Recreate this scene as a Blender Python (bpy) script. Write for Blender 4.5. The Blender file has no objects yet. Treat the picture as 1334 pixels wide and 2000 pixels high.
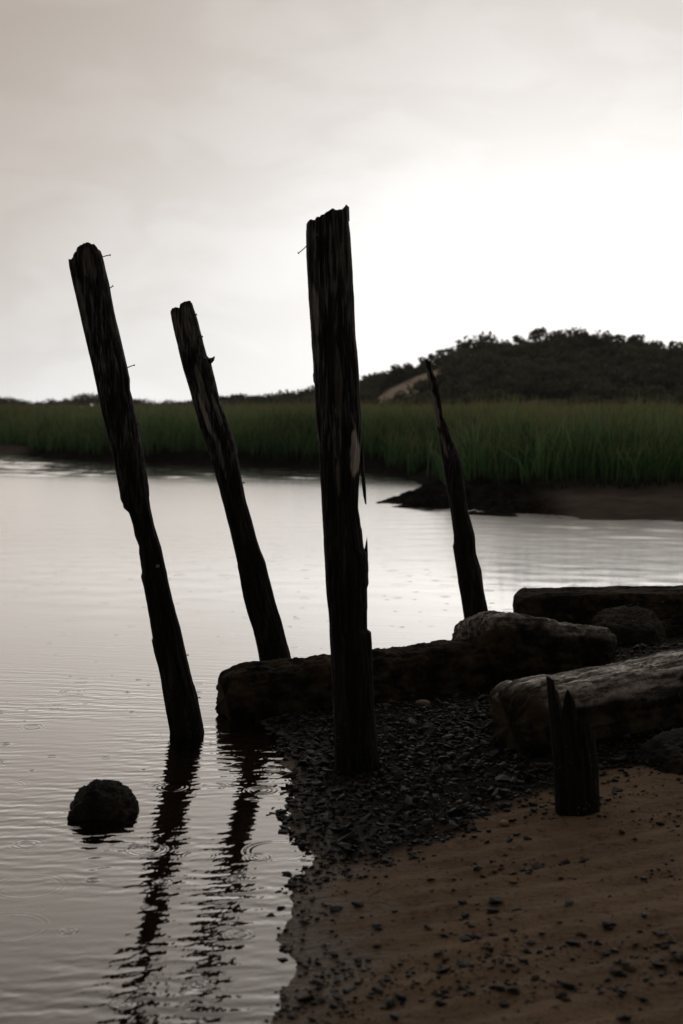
import bpy, bmesh, math, random
import numpy as np
from mathutils import Vector, Matrix

R = math.radians
random.seed(7)
rng = np.random.default_rng(7)
scene = bpy.context.scene
COL = scene.collection

# ------------------------------------------------------------------ camera
CAM_H = 1.5
PITCH = R(4.12)
FPX = 50.0 / 36.0 * 2000.0            # focal length in photograph pixels
cam_d = bpy.data.cameras.new('camera')
cam = bpy.data.objects.new('camera', cam_d)
COL.objects.link(cam)
cam.location = (0, 0, CAM_H)
cam.rotation_euler = (R(90) - PITCH, 0, 0)
cam_d.sensor_fit = 'VERTICAL'
cam_d.sensor_height = 36.0
cam_d.sensor_width = 24.0
cam_d.lens = 50.0
cam_d.clip_start = 0.05
cam_d.clip_end = 6000
cam_d.dof.use_dof = True
cam_d.dof.focus_distance = 6.9
cam_d.dof.aperture_fstop = 3.2
scene.camera = cam

# ------------------------------------------------------------------ sky
SUN_AZ, SUN_EL = R(10.0), R(7.0)       # azimuth to the right of straight ahead
SUN_DIR = Vector((math.sin(SUN_AZ) * math.cos(SUN_EL), math.cos(SUN_AZ) * math.cos(SUN_EL), math.sin(SUN_EL)))
world = bpy.data.worlds.new('World')
scene.world = world
world.use_nodes = True


class NT:
    """small helper to write node trees"""
    def __init__(self, tree):
        self.t = tree
        tree.nodes.clear()

    def n(self, kind, **kw):
        nd = self.t.nodes.new(kind)
        for k, v in kw.items():
            setattr(nd, k, v)
        return nd

    def lk(self, a, b):
        self.t.links.new(a, b)

    def put(self, sock, v):
        if v is None:
            return
        if isinstance(v, bpy.types.NodeSocket):
            self.lk(v, sock)
        else:
            sock.default_value = v

    def m(self, op, a, b=None, c=None, clamp=False):
        nd = self.n('ShaderNodeMath', operation=op, use_clamp=clamp)
        self.put(nd.inputs[0], a)
        self.put(nd.inputs[1], b)
        self.put(nd.inputs[2], c)
        return nd.outputs[0]

    def vm(self, op, a, b=None):
        nd = self.n('ShaderNodeVectorMath', operation=op)
        self.put(nd.inputs[0], a)
        self.put(nd.inputs[1], b)
        return nd.outputs['Value'] if op in ('DOT_PRODUCT', 'LENGTH', 'DISTANCE') else nd.outputs[0]

    def rng(self, v, a, b, c=0.0, d=1.0, smooth=True):
        nd = self.n('ShaderNodeMapRange', interpolation_type='SMOOTHSTEP' if smooth else 'LINEAR')
        self.put(nd.inputs['Value'], v)
        for nm, x in (('From Min', a), ('From Max', b), ('To Min', c), ('To Max', d)):
            self.put(nd.inputs[nm], x)
        return nd.outputs[0]

    def mix(self, f, a, b, mode='MIX'):
        nd = self.n('ShaderNodeMix', data_type='RGBA', blend_type=mode)
        self.put(nd.inputs[0], f)
        for s, v in ((nd.inputs[6], a), (nd.inputs[7], b)):
            if isinstance(v, (tuple, list)) and len(v) == 3:
                v = (*v, 1)
            self.put(s, v)
        return nd.outputs[2]

    def noise(self, vec, scale, detail=4, rough=0.55, dist=0.0, dim='3D'):
        nd = self.n('ShaderNodeTexNoise', noise_dimensions=dim)
        self.put(nd.inputs['Vector'], vec)
        nd.inputs['Scale'].default_value = scale
        nd.inputs['Detail'].default_value = detail
        nd.inputs['Roughness'].default_value = rough
        nd.inputs['Distortion'].default_value = dist
        return nd.outputs['Fac']

    def map(self, vec, scale=(1, 1, 1), rot=(0, 0, 0), loc=(0, 0, 0)):
        nd = self.n('ShaderNodeMapping')
        self.put(nd.inputs['Vector'], vec)
        nd.inputs['Scale'].default_value = scale
        nd.inputs['Rotation'].default_value = rot
        nd.inputs['Location'].default_value = loc
        return nd.outputs[0]


w = NT(world.node_tree)
tc = w.n('ShaderNodeTexCoord')
vdir = tc.outputs['Generated']
sep = w.n('ShaderNodeSeparateXYZ')
w.lk(vdir, sep.inputs[0])
vz = w.m('MAXIMUM', sep.outputs['Z'], 0.0)
dsun = w.vm('DOT_PRODUCT', vdir, tuple(SUN_DIR))
# slow cloud structure, flattened towards the horizon as an overcast deck is
cl_v = w.map(vdir, (1.0, 1.0, 3.2))
cl1 = w.noise(cl_v, 5.0, 5, 0.55, 0.3)
cl2 = w.noise(w.map(vdir, (1.0, 1.0, 2.2), loc=(3.1, 0.4, 1.7)), 11.0, 5, 0.55, 0.5)
cloud = w.m('ADD', w.m('MULTIPLY', w.m('SUBTRACT', cl1, 0.5), 0.08), w.m('MULTIPLY', w.rng(cl2, 0.42, 0.60, -0.5, 0.5), 0.055))
right = Vector((math.cos(SUN_AZ), -math.sin(SUN_AZ), 0))
dxs = w.vm('DOT_PRODUCT', vdir, tuple(right))
dzs = w.m('SUBTRACT', sep.outputs['Z'], 0.105)


def gauss(sx, sz):
    q = w.m('ADD', w.m('POWER', w.m('ABSOLUTE', w.m('DIVIDE', dxs, sx)), 2.0), w.m('POWER', w.m('ABSOLUTE', w.m('DIVIDE', dzs, sz)), 2.0))
    return w.m('MULTIPLY', w.m('EXPONENT', w.m('MULTIPLY', q, -1.0)), w.rng(dsun, 0.0, 0.6))


glow = w.m('ADD', w.m('MULTIPLY', gauss(0.36, 0.36), 0.43), w.m('MULTIPLY', gauss(0.21, 0.06), 0.24))
toward = w.m('POWER', w.m('MULTIPLY', w.m('ADD', dsun, 1.0), 0.5), 2.0)
deck = w.m('MULTIPLY', w.m('MULTIPLY', w.m('EXPONENT', w.m('MULTIPLY', vz, -1 / 0.13)), 0.62), w.m('MULTIPLY_ADD', toward, 0.85, 0.15))
lum = w.m('ADD', w.m('ADD', glow, w.m('MULTIPLY_ADD', toward, 0.19, 0.12)), deck)
lum = w.m('MULTIPLY', lum, w.m('ADD', cloud, 1.0))
tint = w.mix(w.rng(lum, 0.25, 1.0), (1.0, 0.850, 0.735), (1.0, 0.985, 0.965))
overcast = w.n('ShaderNodeVectorMath', operation='SCALE')
w.lk(tint, overcast.inputs[0])
w.lk(lum, overcast.inputs['Scale'])
sky = w.n('ShaderNodeTexSky', sky_type='NISHITA')
sky.sun_disc = False
sky.sun_elevation = SUN_EL
sky.sun_rotation = SUN_AZ
sky.air_density = 1.0
sky.dust_density = 4.0
hsv = w.n('ShaderNodeHueSaturation')
hsv.inputs['Saturation'].default_value = 0.25
w.lk(sky.outputs[0], hsv.inputs['Color'])
bg1 = w.n('ShaderNodeBackground')
w.lk(hsv.outputs[0], bg1.inputs['Color'])
bg1.inputs['Strength'].default_value = 0.05
bg2 = w.n('ShaderNodeBackground')
w.lk(overcast.outputs[0], bg2.inputs['Color'])
bg2.inputs['Strength'].default_value = 1.0
mixw = w.n('ShaderNodeMixShader')
mixw.inputs[0].default_value = 0.95          # the cloud deck covers nearly all of the clear sky
w.lk(bg1.outputs[0], mixw.inputs[1])
w.lk(bg2.outputs[0], mixw.inputs[2])
wo = w.n('ShaderNodeOutputWorld')
w.lk(mixw.outputs[0], wo.inputs['Surface'])

# ------------------------------------------------------------------ sun, veiled by the cloud
sun_d = bpy.data.lights.new('sun', 'SUN')
sun_d.energy = 0.5
sun_d.angle = R(120)
sun_d.color = (1.0, 0.95, 0.88)
sun = bpy.data.objects.new('sun', sun_d)
COL.objects.link(sun)
sun.rotation_euler = (-SUN_DIR).to_track_quat('-Z', 'Y').to_euler()

scene.view_settings.view_transform = 'Standard'
scene.view_settings.look = 'None'
scene.view_settings.exposure = 0.0
scene.view_settings.gamma = 1.0
scene.view_settings.use_curve_mapping = False
scene.render.engine = 'CYCLES'
scene.cycles.max_bounces = 6
scene.cycles.transparent_max_bounces = 12
scene.cycles.use_denoising = True


# ------------------------------------------------------------------ helpers
def P(px, py, Y):
    """world point at distance Y that the photograph shows at pixel (px, py)"""
    a = (px - 667.0) / FPX
    b = (1000.0 - py) / FPX
    c, s = math.cos(PITCH), math.sin(PITCH)
    dy = c + b * s
    dz = -s + b * c
    return Vector((a / dy * Y, Y, CAM_H + dz / dy * Y))


def hash3(ix, iy, iz):
    h = (ix.astype(np.int64) * 374761393 + iy.astype(np.int64) * 668265263 + iz.astype(np.int64) * 2147483647) & 0xffffffff
    h = ((h ^ (h >> 13)) * 1274126177) & 0xffffffff
    h = ((h ^ (h >> 16)) * 2246822519) & 0xffffffff
    h = h ^ (h >> 15)
    return (h & 0xffffff).astype(np.float64) / 0xffffff


def vnoise(x, y, z):
    x, y, z = np.broadcast_arrays(np.asarray(x, float), np.asarray(y, float), np.asarray(z, float))
    fx, fy, fz = np.floor(x), np.floor(y), np.floor(z)
    tx, ty, tz = x - fx, y - fy, z - fz
    tx = tx * tx * (3 - 2 * tx); ty = ty * ty * (3 - 2 * ty); tz = tz * tz * (3 - 2 * tz)
    fx = fx.astype(np.int64); fy = fy.astype(np.int64); fz = fz.astype(np.int64)
    def c(i, j, k):
        return hash3(fx + i, fy + j, fz + k)
    a = c(0, 0, 0) * (1 - tx) + c(1, 0, 0) * tx
    b = c(0, 1, 0) * (1 - tx) + c(1, 1, 0) * tx
    d = c(0, 0, 1) * (1 - tx) + c(1, 0, 1) * tx
    e = c(0, 1, 1) * (1 - tx) + c(1, 1, 1) * tx
    return (a * (1 - ty) + b * ty) * (1 - tz) + (d * (1 - ty) + e * ty) * tz


def fbm(x, y, z, octv=4, gain=0.5):
    s, a, t = 0.0, 1.0, 0.0
    for i in range(octv):
        f = 2.03 ** i
        s = s + a * vnoise(x * f + 17.3 * i, y * f + 5.1 * i, z * f + 9.7 * i)
        t += a
        a *= gain
    return s / t - 0.5


def smooth(v, a, b):
    t = np.clip((v - a) / (b - a), 0, 1)
    return t * t * (3 - 2 * t)


def mesh_from(name, verts, faces, smooth_shade=True, attrs=None):
    """faces: an (n,3) or (n,4) array or a list of tuples"""
    me = bpy.data.meshes.new(name)
    verts = np.asarray(verts, dtype=np.float32)
    if isinstance(faces, np.ndarray):
        n, k = faces.shape
        me.vertices.add(len(verts))
        me.vertices.foreach_set('co', verts.ravel())
        me.loops.add(n * k)
        me.loops.foreach_set('vertex_index', faces.astype(np.int32).ravel())
        me.polygons.add(n)
        me.polygons.foreach_set('loop_start', np.arange(0, n * k, k, dtype=np.int32))
        me.update(calc_edges=True)
    else:
        me.from_pydata([tuple(v) for v in verts], [], faces)
        me.update()
    if smooth_shade:
        me.polygons.foreach_set('use_smooth', np.ones(len(me.polygons), dtype=bool))
    for k_, v_ in (attrs or {}).items():
        at = me.attributes.new(k_, 'FLOAT', 'POINT')
        at.data.foreach_set('value', np.asarray(v_, dtype=np.float32).ravel())
    me.validate()
    return me


def link(name, me, mat=None, parent=None, label=None, cat=None, group=None, kind=None):
    o = bpy.data.objects.new(name, me)
    COL.objects.link(o)
    if mat is not None and me is not None and len(me.materials) == 0:
        me.materials.append(mat)
    if parent is not None:
        o.parent = parent
    tag(o, label, cat, group, kind)
    return o


def tag(o, label=None, cat=None, group=None, kind=None):
    if label: o['label'] = label
    if cat: o['category'] = cat
    if group: o['group'] = group
    if kind: o['kind'] = kind
    return o


def grid_faces(nu, nv, wrap_u=False):
    """vertex (v, u) at index v*nu+u"""
    uu = np.arange(nu if wrap_u else nu - 1)
    vv = np.arange(nv - 1)
    U, V = np.meshgrid(uu, vv)
    U, V = U.ravel(), V.ravel()
    U2 = (U + 1) % nu
    return np.stack([V * nu + U, V * nu + U2, (V + 1) * nu + U2, (V + 1) * nu + U], axis=1)


def poly_sdf(X, Y, poly):
    """signed distance to a closed polygon, positive inside"""
    px = np.array([p[0] for p in poly], float); py = np.array([p[1] for p in poly], float)
    best = np.full(X.shape, 1e18)
    inside = np.zeros(X.shape, bool)
    n = len(px)
    for i in range(n):
        x1, y1, x2, y2 = px[i], py[i], px[(i + 1) % n], py[(i + 1) % n]
        ex, ey = x2 - x1, y2 - y1
        t = np.clip(((X - x1) * ex + (Y - y1) * ey) / max(ex * ex + ey * ey, 1e-12), 0, 1)
        best = np.minimum(best, (X - x1 - t * ex) ** 2 + (Y - y1 - t * ey) ** 2)
        c = ((y1 > Y) != (y2 > Y))
        xi = x1 + (Y - y1) * ex / (ey if abs(ey) > 1e-12 else 1e-12)
        inside ^= (c & (X < xi))
    return np.where(inside, 1, -1) * np.sqrt(best)


# ------------------------------------------------------------------ materials
def new_mat(name):
    m = bpy.data.materials.new(name)
    m.use_nodes = True
    return m, NT(m.node_tree)


def finish(nt, color, rough=0.6, spec=0.5, height=None, bump=1.0, dist=0.01, ior=None):
    b = nt.n('ShaderNodeBsdfPrincipled')
    nt.put(b.inputs['Base Color'], (*color, 1) if isinstance(color, tuple) and len(color) == 3 else color)
    nt.put(b.inputs['Roughness'], rough)
    nt.put(b.inputs['Specular IOR Level'], spec)
    if height is not None:
        bp = nt.n('ShaderNodeBump')
        bp.inputs['Strength'].default_value = bump
        bp.inputs['Distance'].default_value = dist
        nt.lk(height, bp.inputs['Height'])
        nt.lk(bp.outputs[0], b.inputs['Normal'])
    o = nt.n('ShaderNodeOutputMaterial')
    nt.lk(b.outputs[0], o.inputs['Surface'])
    return b


def wood_mat(name, dark, mid, pale, spec=0.3):
    m, t = new_mat(name)
    g = t.n('ShaderNodeTexCoord').outputs['Object']
    gr = t.map(g, (1.0, 1.0, 0.06))
    n1 = t.noise(gr, 90, 5, 0.6)
    n2 = t.noise(t.map(g, (1, 1, 0.12)), 22, 4, 0.6, 0.4)
    n3 = t.noise(g, 9, 4, 0.6)
    c = t.mix(t.rng(n1, 0.42, 0.62), dark, mid)
    c = t.mix(t.rng(n2, 0.54, 0.66, 0, 0.18), c, pale)
    c = t.mix(t.rng(n3, 0.4, 0.7, 0, 0.6), c, dark)
    at = t.n('ShaderNodeAttribute', attribute_name='pale')
    sz = t.n('ShaderNodeSeparateXYZ'); t.lk(g, sz.inputs[0])
    dry = t.rng(t.m('ADD', sz.outputs['Z'], t.m('MULTIPLY', n2, 0.8)), 1.1, 2.3)
    c = t.mix(t.m('MULTIPLY', dry, t.m('MULTIPLY', t.rng(n1, 0.46, 0.62, 0.0, 0.9), t.rng(n2, 0.38, 0.60, 0.25, 1.0))), c, pale)
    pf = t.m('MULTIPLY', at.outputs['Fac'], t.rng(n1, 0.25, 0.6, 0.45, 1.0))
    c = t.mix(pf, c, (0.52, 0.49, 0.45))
    vb = t.n('ShaderNodeTexVoronoi'); vb.inputs['Scale'].default_value = 75
    t.lk(g, vb.inputs['Vector'])
    bar = t.m('MULTIPLY', t.m('LESS_THAN', vb.outputs['Distance'], 0.20), t.rng(t.m('ADD', sz.outputs['Z'], t.m('MULTIPLY', n3, 0.4)), 0.62, 0.35))
    bar = t.m('MULTIPLY', bar, t.rng(n3, 0.48, 0.56))
    c = t.mix(t.m('MULTIPLY', bar, 0.8), c, (0.16, 0.14, 0.11))
    h = t.m('ADD', t.m('MULTIPLY_ADD', n2, 0.6, t.m('MULTIPLY', n1, 0.6)), bar)
    finish(t, c, 0.62, spec, h, 1.0, 0.008)
    return m


def rock_mat(name, dark, mid, pale, rough=0.6, spec=0.35, scale=1.0):
    m, t = new_mat(name)
    g = t.n('ShaderNodeTexCoord').outputs['Object']
    n1 = t.noise(g, 7 * scale, 6, 0.62)
    n2 = t.noise(g, 38 * scale, 5, 0.65)
    vo = t.n('ShaderNodeTexVoronoi')
    vo.inputs['Scale'].default_value = 26 * scale
    t.lk(g, vo.inputs['Vector'])
    c = t.mix(t.rng(n1, 0.38, 0.66), dark, mid)
    c = t.mix(t.rng(n2, 0.55, 0.75, 0, 0.5), c, pale)
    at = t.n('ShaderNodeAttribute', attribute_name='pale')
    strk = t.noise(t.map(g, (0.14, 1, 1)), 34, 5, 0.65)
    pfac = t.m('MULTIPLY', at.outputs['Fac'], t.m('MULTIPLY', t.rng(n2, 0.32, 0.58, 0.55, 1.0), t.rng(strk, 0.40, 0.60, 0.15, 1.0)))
    c = t.mix(pfac, c, (0.48, 0.455, 0.42))  # pale log tops: weathered bleaching plus sky sheen painted as colour
    h = t.m('ADD', t.m('MULTIPLY', n2, 0.8), t.m('ADD', n1, t.m('MULTIPLY', vo.outputs['Distance'], 0.4)))
    wetf = t.m('MULTIPLY', pfac, t.rng(n1, 0.35, 0.6, 0.35, 1.0))
    finish(t, c, t.rng(wetf, 0, 0.7, rough, 0.36), t.rng(wetf, 0, 0.7, spec, 0.7), h, 1.0, 0.016)
    return m


M = {}
M['wood'] = wood_mat('weathered_wood', (0.003, 0.0027, 0.0024), (0.013, 0.011, 0.009), (0.115, 0.115, 0.112), 0.15)
M['wood_black'] = wood_mat('wet_black_wood', (0.004, 0.0035, 0.003), (0.011, 0.009, 0.007), (0.02, 0.017, 0.014), 0.2)
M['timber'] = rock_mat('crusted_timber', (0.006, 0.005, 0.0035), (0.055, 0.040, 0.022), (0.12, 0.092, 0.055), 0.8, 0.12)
M['rock'] = rock_mat('dark_rock', (0.006, 0.005, 0.0045), (0.028, 0.023, 0.017), (0.075, 0.064, 0.047), 0.7, 0.2, 1.6)

m, t = new_mat('rusty_nail')
g = t.n('ShaderNodeTexCoord').outputs['Object']
finish(t, t.mix(t.noise(g, 200, 3), (0.05, 0.018, 0.01), (0.12, 0.045, 0.022)), 0.7, 0.3)
M['nail'] = m


def pebble_mat(name, cols):
    m, t = new_mat(name)
    oi = t.n('ShaderNodeObjectInfo').outputs['Random']
    at = t.n('ShaderNodeAttribute', attribute_name='tone').outputs['Fac']
    v = t.m('FRACT', t.m('ADD', t.m('MULTIPLY', oi, 7.31), at))
    rmp = t.n('ShaderNodeValToRGB')
    els = rmp.color_ramp.elements
    rmp.color_ramp.interpolation = 'CONSTANT'
    els[0].position = 0.0; els[0].color = (*cols[0][1], 1)
    els[1].position = cols[1][0]; els[1].color = (*cols[1][1], 1)
    for p_, c_ in cols[2:]:
        e = els.new(p_); e.color = (*c_, 1)
    t.lk(v, rmp.inputs[0])
    g = t.n('ShaderNodeTexCoord').outputs['Object']
    n = t.noise(g, 120, 4, 0.6)
    c = t.mix(t.rng(n, 0.3, 0.7, 0.0, 0.5), rmp.outputs[0], (0.006, 0.0055, 0.005))
    finish(t, c, 0.5, 0.22, n, 0.5, 0.003)
    return m


M['pebble'] = pebble_mat('wet_pebbles', [(0, (0.007, 0.0065, 0.006)), (0.25, (0.012, 0.011, 0.010)), (0.5, (0.005, 0.005, 0.0055)),
                                         (0.68, (0.026, 0.022, 0.018)), (0.80, (0.012, 0.013, 0.014)), (0.95, (0.036, 0.029, 0.022)), (0.988, (0.07, 0.038, 0.018))])
m, t = new_mat('tan_stone')
finish(t, t.mix(t.noise(t.n('ShaderNodeTexCoord').outputs['Object'], 60), (0.10, 0.06, 0.035), (0.17, 0.11, 0.07)), 0.5, 0.4)
M['tan'] = m

# sand of the near beach
m, t = new_mat('wet_sand')
g = t.n('ShaderNodeTexCoord').outputs['Object']
n1 = t.noise(g, 2.2, 5, 0.6)
n2 = t.noise(g, 190, 3, 0.75)
n3 = t.noise(t.map(g, (1, 2.6, 1), rot=(0, 0, R(-14))), 9, 5, 0.6, 0.5)
n4 = t.noise(g, 46, 5, 0.65)
c = t.mix(t.rng(n1, 0.35, 0.65), (0.225, 0.162, 0.108), (0.315, 0.230, 0.155))
c = t.mix(t.rng(n2, 0.56, 0.70, 0, 0.75), c, (0.05, 0.037, 0.026))
c = t.mix(t.rng(n2, 0.30, 0.42, 0.5, 0), c, (0.30, 0.23, 0.165))
c = t.mix(t.rng(n4, 0.57, 0.68, 0, 0.85), c, (0.03, 0.024, 0.018))
grv = t.n('ShaderNodeAttribute', attribute_name='gravel').outputs['Fac']
c = t.mix(grv, c, (0.020, 0.016, 0.013))
wetb = t.n('ShaderNodeAttribute', attribute_name='wet').outputs['Fac']
blot = t.noise(g, 14, 5, 0.7)
c = t.mix(t.rng(blot, 0.54, 0.70, 0, 0.55), c, (0.07, 0.052, 0.036))
c = t.mix(t.m('MULTIPLY', wetb, 0.5), c, (0.040, 0.029, 0.020))
h = t.m('ADD', t.m('MULTIPLY', n3, 1.0), t.m('ADD', t.m('MULTIPLY', n4, 0.55), t.m('MULTIPLY', n2, 0.20)))
finish(t, c, t.rng(wetb, 0.3, 1.0, 0.8, 0.35), t.rng(wetb, 0.3, 1.0, 0.08, 0.18), h, 1.0, 0.04)
M['sand'] = m

# mud and pale sand of the far bank
m, t = new_mat('bank_mud')
g = t.n('ShaderNodeTexCoord').outputs['Object']
sd = t.n('ShaderNodeAttribute', attribute_name='sand').outputs['Fac']
n1 = t.noise(g, 1.6, 6, 0.65)
n2 = t.noise(g, 11, 5, 0.65)
c = t.mix(t.rng(n2, 0.35, 0.7), (0.007, 0.006, 0.005), (0.018, 0.015, 0.012))
s_ = t.mix(t.rng(n1, 0.35, 0.7), (0.115, 0.098, 0.085), (0.075, 0.064, 0.055))
c = t.mix(sd, c, s_)
finish(t, c, 0.95, 0.02, t.m('ADD', n1, t.m('MULTIPLY', n2, 0.3)), 1.0, 0.10)
M['bank'] = m

m, t = new_mat('dune_sand')
g = t.n('ShaderNodeTexCoord').outputs['Object']
sd = t.n('ShaderNodeAttribute', attribute_name='bare').outputs['Fac']
n1 = t.noise(g, 0.7, 6, 0.65)
c = t.mix(t.rng(n1, 0.4, 0.62), (0.48, 0.41, 0.34), (0.36, 0.30, 0.25))
c = t.mix(sd, (0.016, 0.019, 0.010), c)
finish(t, c, 0.9, 0.1, n1, 0.6, 0.4)
M['dune'] = m

m, t = new_mat('creek_bed')
g = t.n('ShaderNodeTexCoord').outputs['Object']
n1 = t.noise(g, 1.3, 5)
finish(t, t.mix(n1, (0.018, 0.014, 0.011), (0.03, 0.024, 0.018)), 0.9, 0.1, n1, 0.3, 0.05)
M['bed'] = m


def leaf_mat(name, a, b, trans=0.35, rough=0.55):
    m, t = new_mat(name)
    at = t.n('ShaderNodeAttribute', attribute_name='tone').outputs['Fac']
    oi = t.n('ShaderNodeObjectInfo').outputs['Random']
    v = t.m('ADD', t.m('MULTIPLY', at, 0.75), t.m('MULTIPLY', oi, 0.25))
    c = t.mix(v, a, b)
    p = t.n('ShaderNodeBsdfPrincipled')
    t.lk(c, p.inputs['Base Color'])
    p.inputs['Roughness'].default_value = rough
    p.inputs['Specular IOR Level'].default_value = 0.2
    tr = t.n('ShaderNodeBsdfTranslucent')
    t.lk(c, tr.inputs['Color'])
    mx = t.n('ShaderNodeMixShader')
    mx.inputs[0].default_value = trans
    t.lk(p.outputs[0], mx.inputs[1])
    t.lk(tr.outputs[0], mx.inputs[2])
    o = t.n('ShaderNodeOutputMaterial')
    t.lk(mx.outputs[0], o.inputs['Surface'])
    return m


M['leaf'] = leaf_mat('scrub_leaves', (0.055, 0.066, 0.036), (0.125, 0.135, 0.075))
m, t = new_mat('bark')
finish(t, t.mix(t.noise(t.n('ShaderNodeTexCoord').outputs['Object'], 6), (0.012, 0.010, 0.008), (0.03, 0.025, 0.02)), 0.9, 0.1)
M['bark'] = m
M['straw'] = leaf_mat('dead_grass', (0.03, 0.024, 0.014), (0.085, 0.068, 0.04), 0.2)

# marsh grass: living green stems that ripen to straw at the seed heads
m, t = new_mat('marsh_grass')
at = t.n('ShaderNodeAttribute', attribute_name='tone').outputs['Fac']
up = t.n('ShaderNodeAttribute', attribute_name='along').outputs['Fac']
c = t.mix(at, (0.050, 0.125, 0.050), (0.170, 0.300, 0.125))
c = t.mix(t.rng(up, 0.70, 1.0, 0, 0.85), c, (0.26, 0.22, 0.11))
c = t.mix(t.rng(up, 0.0, 0.30, 0.8, 0), c, (0.020, 0.019, 0.010))  # dark stem feet: shade among the blades and wet mud, in the colour
p = t.n('ShaderNodeBsdfPrincipled')
t.lk(c, p.inputs['Base Color'])
p.inputs['Roughness'].default_value = 0.55
p.inputs['Specular IOR Level'].default_value = 0.15
tr = t.n('ShaderNodeBsdfTranslucent')
t.lk(c, tr.inputs['Color'])
mx = t.n('ShaderNodeMixShader')
mx.inputs[0].default_value = 0.5
t.lk(p.outputs[0], mx.inputs[1]); t.lk(tr.outputs[0], mx.inputs[2])
o_ = t.n('ShaderNodeOutputMaterial')
t.lk(mx.outputs[0], o_.inputs['Surface'])
M['grass'] = m

# ---- water: Fresnel mirror over clear brown shallows, ripples and rain rings in its normal
m, t = new_mat('creek_water')
g = t.n('ShaderNodeTexCoord').outputs['Object']
sp = t.n('ShaderNodeSeparateXYZ'); t.lk(g, sp.inputs[0])
X_, Y_ = sp.outputs['X'], sp.outputs['Y']


def wave(vec, lam, dist, detail, dscale, rot):
    nd = t.n('ShaderNodeTexWave', wave_type='BANDS', bands_direction='Y', wave_profile='SIN')
    t.lk(t.map(vec, rot=(0, 0, R(rot))), nd.inputs['Vector'])
    nd.inputs['Scale'].default_value = 0.314 / lam
    nd.inputs['Distortion'].default_value = dist
    nd.inputs['Detail'].default_value = detail
    nd.inputs['Detail Scale'].default_value = dscale
    nd.inputs['Detail Roughness'].default_value = 0.45
    return t.m('SUBTRACT', nd.outputs['Fac'], 0.5)


warp = t.noise(g, 1.1, 2, 0.5)
patch = t.rng(warp, 0.34, 0.60, 0.15, 1.1)
near = t.rng(Y_, 6.6, 9.0, 1.0, 0.10)
w1 = wave(g, 0.100, 5.0, 2, 1.6, 9)
w2 = wave(g, 0.058, 4.0, 2, 2.2, -10)
w3 = wave(g, 0.26, 3.0, 1, 0.8, 18)
h_near = t.m('ADD', t.m('MULTIPLY', w1, 0.0012), t.m('ADD', t.m('MULTIPLY', w2, 0.0006), t.m('MULTIPLY', w3, 0.0008)))
fine = t.m('MULTIPLY', t.m('SUBTRACT', t.noise(t.map(g, (1, 0.75, 1)), 16, 3, 0.5), 0.5), 0.0022)
h = t.m('MULTIPLY', t.m('ADD', h_near, fine), t.m('MULTIPLY', near, patch))


def rings(scale, rmax, lam, width, amp, thr, off):
    vo = t.n('ShaderNodeTexVoronoi', voronoi_dimensions='2D', feature='F1')
    vo.inputs['Scale'].default_value = scale
    vo.inputs['Randomness'].default_value = 0.55
    t.lk(t.map(g, loc=off), vo.inputs['Vector'])
    d = t.m('DIVIDE', vo.outputs['Distance'], scale)
    sc = t.n('ShaderNodeSeparateColor'); t.lk(vo.outputs['Color'], sc.inputs[0])
    r0 = t.m('MULTIPLY', sc.outputs[0], rmax)
    e = t.m('SUBTRACT', d, r0)
    env = t.m('EXPONENT', t.m('MULTIPLY', t.m('POWER', t.m('DIVIDE', e, width), 2.0), -1.0))
    on = t.m('GREATER_THAN', sc.outputs[1], thr)
    age = t.m('SUBTRACT', 1.15, sc.outputs[0])
    return t.m('MULTIPLY', t.m('MULTIPLY', t.m('SINE', t.m('MULTIPLY', e, 2 * math.pi / lam)), env), t.m('MULTIPLY', t.m('MULTIPLY', on, age), t.m('MULTIPLY', t.rng(Y_, 6.0, 9.5, 1.0, 0.4), amp)))


h = t.m('ADD', h, rings(2.6, 0.13, 0.020, 0.022, 0.00070, 0.48, (0, 0, 0)))
h = t.m('ADD', h, rings(4.3, 0.055, 0.014, 0.013, 0.00065, 0.60, (0.37, 1.71, 0)))
bp = t.n('ShaderNodeBump')
bp.inputs['Strength'].default_value = 1.0
bp.inputs['Distance'].default_value = 1.0
t.lk(h, bp.inputs['Height'])
fr = t.n('ShaderNodeLayerWeight')
fr.inputs['Blend'].default_value = 0.5
t.lk(bp.outputs[0], fr.inputs['Normal'])
refl = t.m('MULTIPLY_ADD', t.m('POWER', fr.outputs['Facing'], 3.2), 1.14, 0.02, clamp=True)
gl = t.n('ShaderNodeBsdfGlossy', distribution='MULTI_GGX')
gl.inputs['Color'].default_value = (0.97, 0.955, 0.94, 1)
t.lk(t.m('MULTIPLY', t.rng(Y_, 8.5, 17, 0.03, 0.22), t.rng(t.m('MULTIPLY_ADD', X_, 0.36, Y_), 26, 32, 1.0, 0.45)), gl.inputs['Roughness'])
t.lk(bp.outputs[0], gl.inputs['Normal'])
tp = t.n('ShaderNodeBsdfTransparent')
tp.inputs['Color'].default_value = (0.34, 0.27, 0.21, 1)
mx = t.n('ShaderNodeMixShader')
t.lk(refl, mx.inputs[0])
t.lk(tp.outputs[0], mx.inputs[1])
t.lk(gl.outputs[0], mx.inputs[2])
o_ = t.n('ShaderNodeOutputMaterial')
t.lk(mx.outputs[0], o_.inputs['Surface'])
M['water'] = m

# ------------------------------------------------------------------ the setting
def sheet(name, x0, x1, y0, y1, z, mat):
    v = [(x0, y0, z), (x1, y0, z), (x1, y1, z), (x0, y1, z)]
    return link(name, mesh_from(name, v, [(0, 1, 2, 3)], False), mat, kind='structure')


sheet('ground', -1000, 1000, -65, 405, -0.75, M['bed'])


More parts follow.
